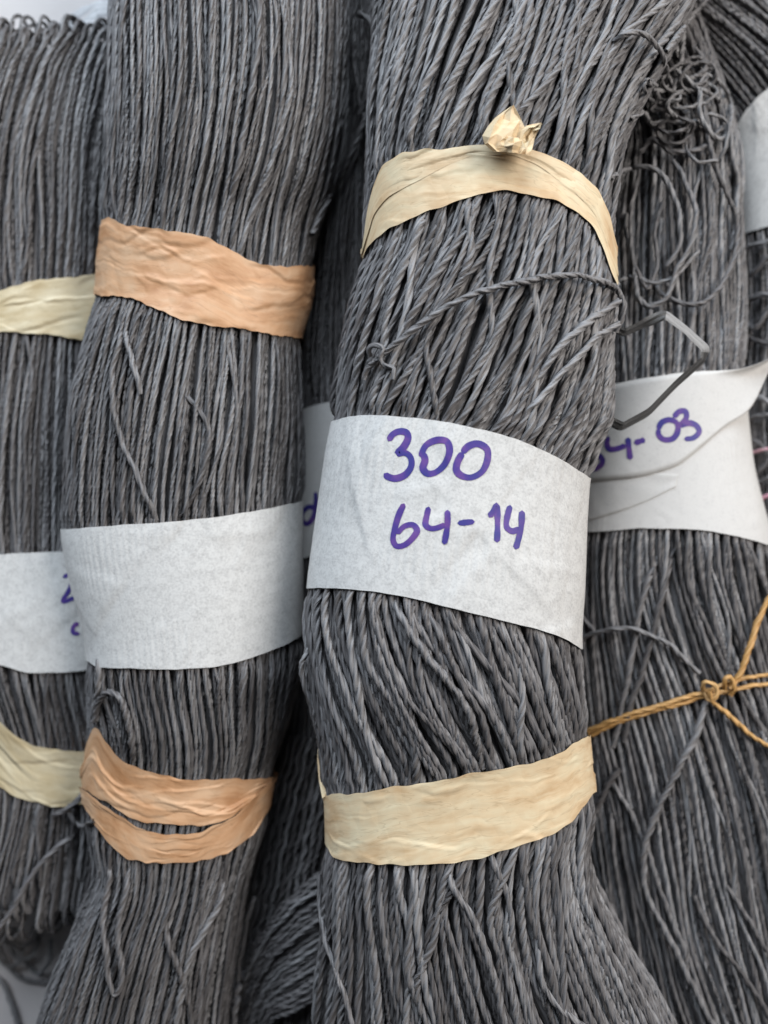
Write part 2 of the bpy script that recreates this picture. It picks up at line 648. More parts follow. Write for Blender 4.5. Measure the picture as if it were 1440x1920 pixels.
def hold_amount(h, th, py, margin=28):
    a = np.zeros_like(py)
    for (tt, rt, rb) in h.holds:
        thw = (th + math.pi) % (2 * math.pi) - math.pi
        a0 = np.interp(thw, tt, rt)
        a1 = np.interp(thw, tt, rb)
        a = np.maximum(a, smooth(a0 - margin, a0 + 4, py) * (1 - smooth(a1 - 4, a1 + margin, py)))
    return a


def build_strands(h, parent, half=2.1, spacing=0.96, step=6.5, m=9, layers=2, wander=10, wamp=0.9, ends=None, y0=None, y1=None, inner=True, fl=1.0):
    d = h.d
    y0 = h.y0 if y0 is None else y0
    y1 = h.y1 if y1 is None else y1
    ym = np.linspace(h.y0, h.y1, 60)
    cx, cy, cz, hw, rz = h.ring(ym)
    a, b = np.median(hw), np.median(rz)
    mean_r = math.sqrt((a * a + b * b) / 2)
    n_out = int(2 * half * mean_r / (d * spacing))
    jobs = []
    for i in range(n_out):
        jobs.append((-half + 2 * half * (i + .5) / n_out, 0, rng.choice([.25, .4, .4, .9])))
    if layers > 1:
        for i in range(n_out):
            jobs.append((-half + 2 * half * (i + 1.0) / n_out, 1, 0.5))
    for i in range(wander):
        jobs.append((rng.uniform(-1.4, 1.4), -1, rng.uniform(0.8, 3.0)))
    flow = [(rng.uniform(.3, .6) * fl, rng.uniform(500, 1100), rng.uniform(-4, 4), rng.uniform(0, 6.28)) for _ in range(3)]
    flow += [(rng.uniform(.12, .25) * fl, rng.uniform(350, 700), rng.uniform(-12, 12), rng.uniform(0, 6.28)) for _ in range(3)]
    for th0, layer, amp in jobs:
        n = int((y1 - y0) / (step * (1.0 if layer < 1 else 1.5)))
        py = np.linspace(y0, y1, n)
        cx, cy, cz, hw, rz = h.ring(py)
        rr = np.sqrt((hw * hw + rz * rz) / 2)
        th = th0 + rng.normal(0, .34) * d / a + hermite(h.lean[:, 0], h.lean[:, 1], py)
        th = th + (wob(py, 900, 3, .5) * amp + wob(py, 170, 2, .6) * 0.06) * wamp * d / rr
        for (ca, cl, ck, cp) in flow:
            th = th + ca * np.sin(2 * math.pi * py / cl + ck * th0 + cp) * d / rr
        hold = hold_amount(h, th, py)
        rn = (wob(py, 600, 3, .5) * 0.38 + rng.normal(0, .30)) * d
        if layer == 0:
            off = -0.62 * d + rn * (1 - .75 * hold)
        elif layer == 1:
            off = -1.7 * d + rn * 0.8
        else:
            off = (-0.1 + 0.25 * wob(py, 300, 2)) * d
        off = np.where(hold > 0, np.minimum(off, off * (1 - hold) + hold * (-0.62 * d)), off)
        pts = h.pos(th, py, off)
        ref = h.outward(th, py)
        if ends:
            pts, ref = ends(pts, ref, th0, layer)
        mm = m if layer < 1 else 9 if m == 12 else 6
        V, Q, uv = cord_mesh(pts, d=d, m=mm, ref=ref)
        link("strand", mesh_from(V, Q, uv), M_CORD, parent)
    if inner:
        vs, qs, us, base = [], [], [], 0
        yy = np.linspace(y0 + (40 if ends else 0), y1 - (40 if ends else 0), 70)
        for k in range(46):
            th = -math.pi + 2 * math.pi * k / 46 + hermite(h.lean[:, 0], h.lean[:, 1], yy) + wob(yy, 500, 2) * .02
            p = h.pos(th, yy, -2.6 * d + 0 * yy)
            V, Q, uv = tube_arrays(p, np.full(70, d * 1.0), yy * 0, 6, h.outward(th, yy), round_=True)
            vs.append(V); qs.append(Q + base); us.append(uv); base += len(V)
        T, Y = np.meshgrid(np.linspace(-math.pi, math.pi, 33), yy)
        V = h.pos(T, Y, -3.0 * d).reshape(-1, 3)
        i = np.arange(69)[:, None] * 33
        j = np.arange(32)[None]
        Q = np.stack([i + j, i + j + 1, i + 34 + j, i + 33 + j], -1).reshape(-1, 4)
        vs.append(V); qs.append(Q + base); us.append(np.zeros((len(V), 2)))
        o = link("inner_yarn", mesh_from(np.concatenate(vs), np.concatenate(qs), np.concatenate(us)), M_CORD, parent)
        o["kind"] = "stuff"


def handwriting(bvhs, strokes, parent, width=15, name="handwriting", lift=0.11 * MM):
    """marker strokes as thin ink ribbons lying on the paper, one mesh per character"""
    for ch in strokes:
        vs, qs, base = [], [], 0
        for si, st in enumerate(ch):
            n = max(8, int(px_len(st) / 3.5))
            c = catmull(st, n)[:, :2]
            T = np.gradient(c, axis=0)
            T /= np.linalg.norm(T, axis=1)[:, None] + 1e-9
            N = np.stack([-T[:, 1], T[:, 0]], 1)
            e = np.arange(n) / (n - 1)
            cap = np.sqrt(np.clip(1 - (np.clip(1 - e * n * 3.5 / (width * .5), 0, 1)) ** 2, 0.02, 1)) * \
                np.sqrt(np.clip(1 - (np.clip(1 - (1 - e) * n * 3.5 / (width * .5), 0, 1)) ** 2, 0.02, 1))
            hwid = width / 2 * (1 + 0.10 * wob(e * 100, 60, 3)) * cap
            rows = []
            for f in (-1, -.33, .33, 1):
                q = c + N * (hwid * f)[:, None]
                row = []
                for x, y in q:
                    hit, d = ray_px(bvhs, x, y)
                    row.append(np.full(3, np.nan) if hit is None else hit - d * (lift + si * 0.04 * MM))
                rows.append(row)
            R = np.array(rows)              # 4, n, 3
            ok = ~np.isnan(R).any(axis=(0, 2))
            idx = np.nonzero(ok)[0]
            if len(idx) < 2:
                continue
            V = R.transpose(1, 0, 2)
            V = np.where(np.isnan(V), 0, V).reshape(-1, 3)
            Q = []
            for i in range(n - 1):
                if ok[i] and ok[i + 1]:
                    for j in range(3):
                        Q.append([i * 4 + j, i * 4 + j + 1, i * 4 + 5 + j, i * 4 + 4 + j])
            if not Q:
                continue
            used = np.unique(np.array(Q))
            remap = np.zeros(len(V), int)
            remap[used] = np.arange(len(used))
            vs.append(V[used]); qs.append(remap[np.array(Q)] + base); base += len(used)
        if vs:
            link(name, mesh_from(np.concatenate(vs), np.concatenate(qs)), M_INK, parent)


def sheet(bvhs, top, bot, name, mat, parent, lift=0.6, nu=70, nv=18, crinkle=0.25, zdrop=None, uvo=None, curl=None):
    """a loose piece of paper between two pixel edge curves (same number of points), laid on what is below"""
    A, B = catmull(top, nu), catmull(bot, nu)
    v = np.linspace(0, 1, nv)
    G = A[:, None, :2] * (1 - v)[None, :, None] + B[:, None, :2] * v[None, :, None]
    Z = np.full((nu, nv), np.nan)
    for i in range(nu):
        for j in range(nv):
            hit, d = ray_px(bvhs, *G[i, j])
            if hit is not None:
                Z[i, j] = hit[2]
    for j in range(nv):
        ok = ~np.isnan(Z[:, j])
        if ok.any():
            Z[:, j] = np.interp(np.arange(nu), np.nonzero(ok)[0], Z[ok, j])
        else:
            Z[:, j] = 0.03
    for i in range(1, nu):
        Z[i] = np.maximum(Z[i], Z[i - 1] - 0.05 * MM * np.abs(G[i, :, 0] - G[i - 1, :, 0]))
    for _ in range(3):
        Zp = np.pad(Z, 1, mode='edge')
        Z = np.maximum((Zp[2:, 1:-1] + Zp[:-2, 1:-1] + Zp[1:-1, 2:] + Zp[1:-1, :-2] + 4 * Z) / 8, Z - 0.2 * MM)
    u = np.linspace(0, 1, nu)
    U, Vv = np.meshgrid(u, v, indexing='ij')
    D = np.zeros_like(Z)
    for k in range(7):
        D += np.sin(U * rng.uniform(4, 22) + Vv * rng.uniform(-10, 10) + rng.uniform(0, 6.28)) * .3
    Z = Z + lift * MM + crinkle * MM * (D + 1)
    if curl is not None:
        Z = Z + curl(U, Vv) * MM
    k = (HC - Z) / F
    pos = np.stack([(G[..., 0] - 720) * k, (960 - G[..., 1]) * k, Z], -1)
    V = pos.reshape(-1, 3)
    i = np.arange(nu - 1)[:, None] * nv
    j = np.arange(nv - 1)[None]
    Q = np.stack([i + j, i + j + 1, i + nv + j + 1, i + nv + j], -1).reshape(-1, 4)
    uv = (pos[..., :2] / 0.01 + rng.uniform(0, 40)).reshape(-1, 2)
    o = link(name, mesh_from(V, Q, uv), mat, parent)
    md = o.modifiers.new("thickness", 'SOLIDIFY')
    md.thickness = 0.06 * MM
    return o, BVHTree.FromPolygons(V.tolist(), Q.tolist())


def base_of(h):
    cx, cy, cz, hw, rz = h.ring(np.array([960.0]))
    return (0, 0, 0)


GROUP = "hanks of grey twisted paper yarn"
DESC = {
    "A": "grey paper yarn hank at the far left edge, tied with straw-yellow bands",
    "B": "grey paper yarn hank with two peach-orange bands and a blank white label",
    "C": "shaded grey paper yarn hank wedged between the peach-banded hank and the 300 64-14 hank",
    "D": "grey paper yarn hank with cream bands and white label reading 300 64-14",
    "E": "grey paper yarn hank with white 64-03 label, brown twine and tangled loose strands",
    "F": "dark grey paper yarn hank at the right edge behind the 64-03 hank",
}
root = {k: thing("yarn_hank", DESC[k], "yarn hank", (0, 0, 0), GROUP) for k in "DBAECF"}

HA = Hank([(100, -105, 262, 17, 14), (300, -110, 268, 20, 17), (480, -105, 262, 19, 16.5), (570, -100, 256, 19, 16), (660, -100, 256, 19, 16.5),
           (850, -115, 262, 20, 18), (1050, -120, 265, 20, 18), (1250, -115, 265, 20, 17), (1420, -100, 262, 18, 15), (1510, -95, 250, 18, 15),
           (1620, -110, 240, 18, 15), (1718, -120, 225, 19, 14)],
          [(100, .4), (180, .2), (330, .05), (600, 0), (1040, -.05), (1260, .05), (1420, .2), (1745, .15)])
HB = Hank([(-330, 215, 655, 40, 21), (0, 212, 655, 40, 22), (200, 204, 648, 41, 23), (350, 202, 622, 41, 22), (430, 196, 596, 41, 20), (500, 187, 584, 41, 19.5),
           (570, 182, 578, 41, 19.5), (640, 165, 562, 41, 21), (800, 130, 570, 41, 23), (980, 126, 566, 41, 23), (1230, 170, 566, 40, 22.5),
           (1330, 172, 545, 40, 20), (1450, 162, 512, 38, 18), (1540, 168, 498, 38, 18), (1620, 182, 474, 38, 17), (1720, 148, 452, 38, 17),
           (1920, 72, 425, 37, 16), (2250, 0, 400, 34, 15)],
          [(-330, -.05), (0, -.03), (250, 0), (500, 0), (640, 0.02), (980, -.06), (1250, 0.0), (1450, .22), (1620, .2), (2250, .2)])
HC_ = Hank([(-330, 590, 800, 14, 13), (0, 585, 790, 14, 13), (400, 560, 780, 14, 13), (760, 545, 760, 14, 13), (1040, 530, 755, 14, 13), (1300, 520, 740, 14, 13),
            (1500, 505, 720, 14, 13), (1650, 480, 720, 14, 13), (1920, 440, 760, 14, 13), (2250, 400, 800, 13, 12)])
HD = Hank([(-330, 730, 1420, 52, 15), (-100, 715, 1345, 55, 18), (60, 704, 1278, 57, 20), (200, 692, 1205, 59, 22), (300, 688, 1165, 60, 22.5), (400, 684, 1150, 60, 22), (480, 680, 1148, 60, 22),
           (560, 660, 1154, 60, 23.5), (660, 640, 1150, 60, 24), (780, 627, 1140, 60, 24), (850, 614, 1112, 60, 24), (920, 603, 1099, 60, 24), (1100, 577, 1092, 60, 24.5), (1190, 571, 1087, 60, 24.5),
           (1260, 578, 1090, 60, 24), (1340, 592, 1096, 59, 23), (1420, 606, 1106, 58, 21.5), (1500, 609, 1112, 58, 21), (1580, 611, 1102, 58, 21), (1640, 604, 1112, 58, 21),
           (1740, 597, 1164, 57, 21), (1920, 588, 1268, 56, 20), (2250, 560, 1400, 50, 18)],
          [(-330, .75), (60, .5), (330, .34), (480, .27), (660, .12), (790, 0), (1090, -.1), (1200, .02), (1300, .16), (1420, .32), (1600, .34), (1920, .34), (2250, .34)])
HE = Hank([(-330, 820, 1130, 24, 18), (0, 980, 1284, 24, 19), (100, 1030, 1322, 24, 19), (200, 1070, 1355, 24, 20), (320, 1105, 1382, 24, 20), (600, 1105, 1388, 24, 20), (720, 1095, 1386, 25, 21), (850, 1085, 1398, 25, 21), (1000, 1070, 1432, 25, 21),
           (1100, 1062, 1450, 25, 20), (1300, 1055, 1500, 24, 19), (1500, 1070, 1545, 24, 19), (1750, 1090, 1590, 24, 19), (1920, 1110, 1630, 24, 18), (2250, 1150, 1700, 22, 17)],
          [(-330, 0), (300, 0.0), (700, -.05), (1000, -.05), (1300, .14), (1920, .42), (2250, .5)])
HF = Hank([(-330, 950, 1330, 14, 12), (0, 1180, 1560, 15, 13), (180, 1310, 1660, 16, 14), (300, 1368, 1700, 16, 14), (440, 1384, 1700, 16, 14), (700, 1392, 1700, 16, 14),
           (1000, 1396, 1720, 16, 14), (1300, 1410, 1740, 16, 14), (2000, 1440, 1760, 15, 13)],
          [(-330, -.3), (0, -.1), (300, .25), (700, .3), (2000, .3)])
for h_ in (HA, HB, HC_, HE, HF):
    h_.d = 1.38 * MM
HE.d = 1.55 * MM
HF.d = 1.45 * MM
SK = {"A": HA, "B": HB, "C": HC_, "D": HD, "E": HE, "F": HF}

# ---- bands and labels (before the strands, which they squeeze)
# front hank D
up_band, up_bvh = wrap(HD, "tie_band",
     [(680, 470), (684, 440), (690, 395), (700, 352), (720, 312), (760, 285), (830, 279), (890, 272), (950, 274), (1000, 284), (1050, 304), (1090, 330), (1120, 360), (1140, 400), (1150, 440), (1158, 480)],
     [(680, 482), (690, 462), (700, 450), (720, 436), (760, 413), (830, 386), (880, 367), (935, 357), (980, 362), (1040, 380), (1080, 398), (1110, 424), (1130, 462), (1148, 510), (1158, 530)],
     M_CREAM, root["D"], off=0.3 * MM, folds=4, label="cream paper band knotted at the top")
wrap(HD, "tie_band",
     [(605, 1490), (640, 1490), (700, 1480), (760, 1470), (830, 1463), (900, 1450), (1000, 1430), (1060, 1405), (1100, 1380), (1116, 1372)],
     [(605, 1575), (615, 1592), (630, 1606), (660, 1614), (700, 1621), (760, 1623), (850, 1617), (940, 1596), (1020, 1569), (1070, 1540), (1105, 1502), (1116, 1485)],
     M_CREAM, root["D"], off=0.3 * MM, folds=6, label="wide cream paper band below the label")
labD, labD_b = wrap(HD, "paper_label",
     [(600, 800), (625, 790), (660, 781), (700, 779), (760, 782), (830, 790), (900, 805), (970, 825), (1040, 856), (1105, 897)],
     [(560, 1106), (580, 1103), (640, 1104), (700, 1109), (770, 1121), (860, 1143), (940, 1163), (1010, 1180), (1050, 1195), (1090, 1217)],
     M_PAPER, root["D"], off=0.3 * MM, crinkle=0.13, folds=4, edge=0.10, nv=60, label="white tissue label reading 300 64-14")
handwriting([labD_b], [
    [[(728, 827), (736, 815), (748, 809), (762, 811), (765, 822), (757, 838), (746, 850), (760, 849), (770, 858), (771, 874), (760, 890), (742, 897), (728, 894), (720, 888)]],
    [[(792, 858), (791, 850), (800, 834), (820, 825), (838, 828), (843, 846), (834, 870), (818, 885), (802, 888), (793, 878), (797, 862), (792, 848)]],
    [[(866, 850), (878, 837), (896, 832), (913, 842), (914, 862), (904, 884), (884, 895), (866, 892), (856, 882), (858, 866), (868, 848)]],
], labD, width=12.5, name="handwriting")
handwriting([labD_b], [
    [[(758, 944), (748, 965), (740, 992), (737, 1013), (744, 1024), (760, 1021), (776, 1006), (782, 994), (774, 984), (758, 987), (744, 1001)]],
    [[(804, 950), (800, 968), (798, 984), (808, 991), (822, 989), (836, 983)], [(839, 956), (839, 985), (833, 1021)]],
    [[(858, 981), (890, 978)]],
    [[(917, 970), (925, 958), (931, 947), (933, 980), (932, 1017)]],
    [[(957, 947), (951, 970), (950, 988), (961, 996), (976, 990)], [(979, 957), (977, 990), (967, 1030)]],
], labD, width=11, name="handwriting")

# hank B
wrap(HB, "tie_band",
     [(180, 440), (190, 412), (205, 412), (230, 423), (270, 428), (320, 432), (370, 440), (420, 460), (460, 483), (490, 498), (540, 500), (590, 500)],
     [(180, 552), (190, 553), (240, 560), (280, 575), (340, 600), (400, 608), (470, 618), (520, 628), (560, 634), (590, 632)],
     M_ORANGE, root["B"], folds=8, crinkle=.4, label="peach paper band above the blank label")
labB, labB_b = wrap(HB, "paper_label",
     [(100, 994), (125, 992), (200, 986), (300, 980), (400, 970), (480, 958), (580, 936)],
     [(100, 1225), (165, 1240), (185, 1250), (240, 1253), (310, 1255), (390, 1252), (450, 1240), (520, 1215), (580, 1185)],
     M_PAPER, root["B"], crinkle=.12, folds=3, edge=.12, off=.3 * MM, nv=50, label="blank white tissue label")
wrap(HB, "tie_band",
     [(155, 1420), (165, 1385), (178, 1364), (200, 1395), (230, 1425), (270, 1443), (330, 1458), (400, 1464), (450, 1462), (515, 1455)],
     [(155, 1480), (200, 1502), (250, 1533), (310, 1545), (370, 1545), (410, 1540), (460, 1508), (515, 1478)],
     M_ORANGE, root["B"], folds=6, crinkle=.35, label="upper strip of the split peach band below the label")
wrap(HB, "tie_band",
     [(155, 1478), (200, 1512), (240, 1538), (262, 1554), (310, 1560), (370, 1560), (400, 1549), (440, 1530), (470, 1500), (515, 1460)],
     [(155, 1510), (185, 1555), (225, 1600), (240, 1611), (300, 1618), (350, 1618), (400, 1608), (430, 1598), (470, 1570), (515, 1500)],
     M_ORANGE, root["B"], folds=4, crinkle=.35, off=0.85 * MM, label="lower strip of the split peach band below the label")

# hank A
wrap(HA, "tie_band", [(-120, 600), (-50, 562), (0, 545), (50, 530), (100, 521), (180, 516), (280, 530)],
     [(-120, 680), (0, 622), (60, 625), (120, 632), (160, 638), (280, 650)], M_OLIVE, root["A"], folds=4)
labA, labA_b = wrap(HA, "paper_label", [(-120, 1060), (0, 1040), (60, 1036), (130, 1034), (280, 1042)],
     [(-120, 1205), (0, 1246), (60, 1262), (120, 1261), (180, 1253), (280, 1230)], M_PAPER, root["A"], crinkle=.1, folds=2, edge=.12, off=.3 * MM)
wrap(HA, "tie_band", [(-120, 1250), (-50, 1310), (0, 1350), (30, 1378), (70, 1400), (120, 1410), (160, 1410), (280, 1400)],
     [(-120, 1420), (0, 1478), (40, 1497), (90, 1508), (130, 1510), (160, 1505), (280, 1480)], M_OLIVE, root["A"], folds=6)
handwriting([labA_b], [[[(118, 1083), (128, 1078), (136, 1085), (130, 1105), (118, 1128), (145, 1118)]],
                       [[(148, 1168), (138, 1174), (137, 1186), (150, 1188)]]], labA, width=8)

# hank C
labC, labC_b = wrap(HC_, "paper_label", [(520, 785), (560, 770), (600, 757), (640, 750), (780, 755)],
     [(500, 1056), (540, 1050), (585, 1043), (620, 1035), (780, 1035)], M_PAPER2, root["C"], crinkle=.1, folds=2, edge=.12, off=.3 * MM)
handwriting([labC_b], [[[(592, 922), (592, 945), (588, 968), (577, 982), (567, 976), (568, 960), (580, 950), (590, 955), (592, 968), (602, 966)]]], labC, width=9)

# hank E
labE, labE_b = wrap(HE, "paper_label", [(1050, 745), (1100, 733), (1142, 722), (1200, 710), (1270, 700), (1330, 696), (1400, 696)],
     [(1050, 1006), (1090, 1000), (1140, 995), (1200, 990), (1280, 992), (1340, 998), (1400, 1010), (1450, 1024)],
     M_PAPER2, root["E"], crinkle=.1, folds=2, edge=.12, off=.3 * MM, label="white paper label reading 64-03")
fold2, fold2_b = sheet([labE_b], [(1080, 890), (1140, 880), (1200, 885), (1272, 890)], [(1075, 985), (1120, 972), (1200, 945), (1268, 912)], "label_layer", M_PAPER2, labE, lift=.12, crinkle=.08)
flap, flap_b = sheet([labE_b, fold2_b], [(1085, 738), (1142, 723), (1200, 711), (1270, 701), (1330, 696), (1385, 692), (1415, 684), (1452, 668)],
                     [(1080, 905), (1140, 900), (1200, 893), (1265, 874), (1300, 850), (1360, 800), (1405, 768), (1440, 700)],
                     "label_flap", M_PAPER2, labE, lift=.32, crinkle=.1, curl=lambda U, V: 2 * np.clip((U - .8) / .2, 0, 1) ** 2 * (1 - V * .6))
handwriting([flap_b, labE_b], [
    [[(1108, 845), (1120, 852), (1130, 862), (1126, 873), (1108, 881)]],
    [[(1141, 818), (1138, 832), (1143, 842), (1158, 841), (1174, 835)], [(1177, 820), (1182, 862)]],
    [[(1189, 831), (1210, 824)]],
    [[(1234, 806), (1240, 793), (1255, 787), (1269, 793), (1271, 808), (1262, 822), (1245, 824), (1235, 815), (1235, 803)]],
    [[(1263, 783), (1273, 772), (1285, 771), (1287, 783), (1276, 797), (1292, 793), (1306, 798), (1311, 810), (1300, 821), (1283, 823)]],
], flap, width=10.5)

# hank F
labF, labF_b = wrap(HF, "paper_label", [(1340, 300), (1368, 258), (1400, 205), (1440, 165), (1500, 130), (1650, 150)],
     [(1360, 446), (1385, 440), (1440, 425), (1500, 410), (1650, 430)], M_PAPER, root["F"], crinkle=.1, folds=2, edge=.12, off=.3 * MM)


# ---- strands
def ends_A(pts, ref, th0, layer):
    """the looped ends of the hank at the far left turn over and down towards the table"""
    r1 = rng.uniform(4, 9) * MM
    cut = int(rng.uniform(0, 5))
    pts, ref = pts[cut:], ref[cut:]
    a = np.linspace(2.6, 0, 12)[:, None]
    p0 = pts[0]
    r1 = min(r1, max(2 * MM, (p0[2] - 1 * MM) / 2))
    sx = 0.6 * max(0.0, math.sin(th0)) * np.sin(a)
    top = p0 + np.concatenate([r1 * sx, r1 * np.sin(a), -r1 * (1 - np.cos(a))], 1)
    cut2 = int(rng.uniform(1, 14))
    pts, ref = pts[:-cut2], ref[:-cut2]
    p1 = pts[-1]
    r2 = min(rng.uniform(3, 8) * MM, max(2 * MM, (p1[2] - 1 * MM) / 2))
    bot = p1 + np.concatenate([0 * a, -r2 * np.sin(a), -r2 * (1 - np.cos(a))], 1)[::-1]
    rt = np.concatenate([0 * a, np.sin(a), np.cos(a)], 1)
    rb = np.concatenate([0 * a, -np.sin(a), np.cos(a)], 1)[::-1]
    return np.concatenate([top[:-1], pts, bot[1:]]), np.concatenate([rt[:-1], ref, rb[1:]])


build_strands(HD, root["D"], half=2.15, step=5.5, m=12, wander=16, wamp=1.2)
build_strands(HE, root["E"], half=2.0, step=7, m=9, wander=14, wamp=1.0, fl=.9)
build_strands(HB, root["B"], half=2.0, step=8, m=9, wander=9, fl=.6)
build_strands(HA, root["A"], half=1.9, step=9, m=9, wander=8, ends=ends_A)
build_strands(HC_, root["C"], half=1.7, step=10, m=9, wander=6)
build_strands(HF, root["F"], half=1.8, step=10, m=9, wander=8)

# ------------------------------------------------------------------ loose ends and details
S = {k: h.skin(0.0) for k, h in SK.items()}
tbl = BVHTree.FromPolygons(tv.tolist(), [[0, 1, 2, 3]])

# D: crossing strand, its curl and the returning doubled end
D_ = [S["D"]]
loose(D_, [(682, 712, .3), (690, 690, .5), (720, 662, .8), (760, 630, 1), (830, 580, 1.2), (900, 547, 1.2), (980, 528, 1.2), (1060, 516, 1.2), (1110, 522, 1.2), (1150, 538, 1.5), (1168, 562, 2), (1166, 595, 2), (1156, 622, 1)], root["D"], lift=0.9, d=CORD * 1.05)
loose(D_, [(694, 668), (692, 655, 1), (704, 647, 2), (718, 655, 2), (712, 672, 1), (722, 684, .6), (738, 690, .6), (738, 712, .2)], root["D"], lift=1.0, d=CORD * .8)
loose(D_, [(1160, 565, 1), (1120, 592), (1080, 622), (1046, 656), (1015, 700, -.3), (985, 745, -.9)], root["D"], lift=.9)
loose(D_, [(1160, 606, 1), (1120, 632), (1085, 668), (1050, 705), (1010, 750), (975, 790, -.8)], root["D"], lift=.8)
loose(D_, [(1138, 782, 1), (1115, 812), (1090, 845), (1070, 868, -.6)], root["D"], lift=.6, d=CORD * .9)
loose(D_, [(578, 1215, -1), (566, 1245, 1), (572, 1290, 1), (590, 1330, .5), (600, 1400, -.5)], root["D"], lift=0.6, d=CORD * .9)
# D lower wanderers
loose(D_, [(835, 1620, -1), (850, 1665), (885, 1720), (905, 1770), (925, 1830), (950, 1935)], root["D"], lift=.7, d=CORD * 1.05)
loose(D_, [(598, 1640), (600, 1700), (612, 1770), (640, 1850), (668, 1940)], root["D"], lift=.6)
loose(D_, [(735, 1118, -1), (760, 1170), (800, 1230), (850, 1290), (880, 1340), (905, 1440, -1)], root["D"], lift=.6, d=CORD * 1.05)
loose(D_, [(790, 1130, -1), (830, 1200), (860, 1270), (905, 1350), (925, 1440, -1)], root["D"], lift=.6)


# a length of the cord that has come untwisted into a folded flat strip
def flat_strip(name, path, widths, parent, mat, twist=None, n=90, lit_span=None):
    """path: (px, py, z mm) corners"""
    p = np.array(path, float)
    q = np.linspace(0, len(p) - 1, n)
    c = np.stack([np.interp(q, np.arange(len(p)), p[:, k]) for k in range(3)], 1)
    ker = np.array([1, 2, 1]) / 4
    for k in range(3):
        c[1:-1, k] = np.convolve(c[:, k], ker, 'valid')
    pts = np.array([P(a, b, z * MM) for a, b, z in c])
    T = np.gradient(pts, axis=0)
    T /= np.linalg.norm(T, axis=1)[:, None]
    up = np.tile([0, 0, 1.0], (n, 1))
    B = np.cross(T, up)
    B /= np.linalg.norm(B, axis=1)[:, None]
    Nn = np.cross(B, T)
    tw = np.interp(q, np.arange(len(p)), twist) if twist is not None else np.zeros(n)
    wd = np.interp(q, np.arange(len(p)), widths) * MM / 2
    side = B * np.cos(tw)[:, None] + Nn * np.sin(tw)[:, None]
    nor = -B * np.sin(tw)[:, None] + Nn * np.cos(tw)[:, None]
    prof = [(-1, -.05), (-.45, .1), (.1, 0.03), (.6, .1), (1, 0)]
    V = np.stack([pts + side * (wd * a)[:, None] + nor * (wd * b * 1.6)[:, None] for a, b in prof], 1)
    m = len(prof)
    i = np.arange(n - 1)[:, None] * m
    j = np.arange(m - 1)[None]
    Q = np.stack([i + j, i + j + 1, i + m + j + 1, i + m + j], -1).reshape(-1, 4)
    uv = np.stack([np.tile(np.linspace(0, 1, m), (n, 1)), np.repeat(q[:, None] * .6, m, 1)], -1).reshape(-1, 2)
    me = mesh_from(V.reshape(-1, 3), Q, uv)
    me.shade_flat()
    o = link(name, me, mat, parent)
    if lit_span is not None:        # shade put into the colour: darker paper before and after the lit stretch
        me.materials.append(M_FLAT_SHADED)
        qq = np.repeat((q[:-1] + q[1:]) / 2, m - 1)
        me.polygons.foreach_set("material_index", ((qq > lit_span[1]) | (qq < lit_span[0])).astype(np.int32))
    return o


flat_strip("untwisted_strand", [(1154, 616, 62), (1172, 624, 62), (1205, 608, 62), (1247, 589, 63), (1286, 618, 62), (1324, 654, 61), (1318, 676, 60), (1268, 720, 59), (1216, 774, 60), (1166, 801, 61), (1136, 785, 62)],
           [2.2, 2.6, 3.0, 2.6, 2.5, 2.9, 3.8, 4.2, 4.2, 3.4, 2.2], root["D"], M_FLAT, twist=[-.5, -.9, -.9, .2, .35, .3, .95, 1.0, 1.0, .9, .5], lit_span=(3.0, 5.3))

flat_strip("band_end", [(606, 1372, 52), (602, 1395, 54), (601, 1425, 56), (606, 1460, 58), (616, 1492, 62)], [1.2, 2.2, 2.0, 2.4, 3.5], root["D"], M_CREAM, twist=[.4, .8, .6, .3, .2])
# D: tail knot of the cream band
def crumple(name, left, right, z0, mat, parent, amp=2.2, nu=7, nv=7, seed=1):
    """crumpled paper tab between two pixel edge lines that run from its root to its tip"""
    r = np.random.default_rng(seed)
    A, B = catmull(left, nu), catmull(right, nu)
    v = np.linspace(0, 1, nv)
    G = A[:, None, :2] * (1 - v)[None, :, None] + B[:, None, :2] * v[None, :, None]
    U, V_ = np.meshgrid(np.linspace(0, 1, nu), v, indexing='ij')
    D = 0.9 * np.abs(((V_ * r.uniform(1.6, 2.4) + .25 * U + r.uniform(0, 1)) % 1) * 2 - 1)      # lengthwise pleats
    for k in range(4):                                                                          # sharp random creases
        a, c0 = r.uniform(0, 6.28), r.uniform(.2, .8)
        q = (U - c0) * math.cos(a) + (V_ - c0) * math.sin(a)
        D += r.uniform(.5, 1.3) * np.abs(q) * r.choice([-1, 1])
    Z = (z0 + amp * (D - D.mean()) + 1.2 * U) * MM
    k = (HC - Z) / F
    pos = np.stack([(G[..., 0] - 720) * k, (960 - G[..., 1]) * k, Z], -1)
    i = np.arange(nu - 1)[:, None] * nv
    j = np.arange(nv - 1)[None]
    Q = np.stack([i + j, i + j + 1, i + nv + j + 1, i + nv + j], -1).reshape(-1, 4)
    uv = (pos[..., :2] / .01).reshape(-1, 2) + seed * 3.3
    pos[1:-1, 1:-1] += r.normal(0, .35, pos[1:-1, 1:-1].shape) * MM
    me = mesh_from(pos.reshape(-1, 3), Q, uv)
    me.shade_flat()
    o = link(name, me, mat, parent)
    md = o.modifiers.new("thickness", 'SOLIDIFY')
    md.thickness = 0.08 * MM
    return o


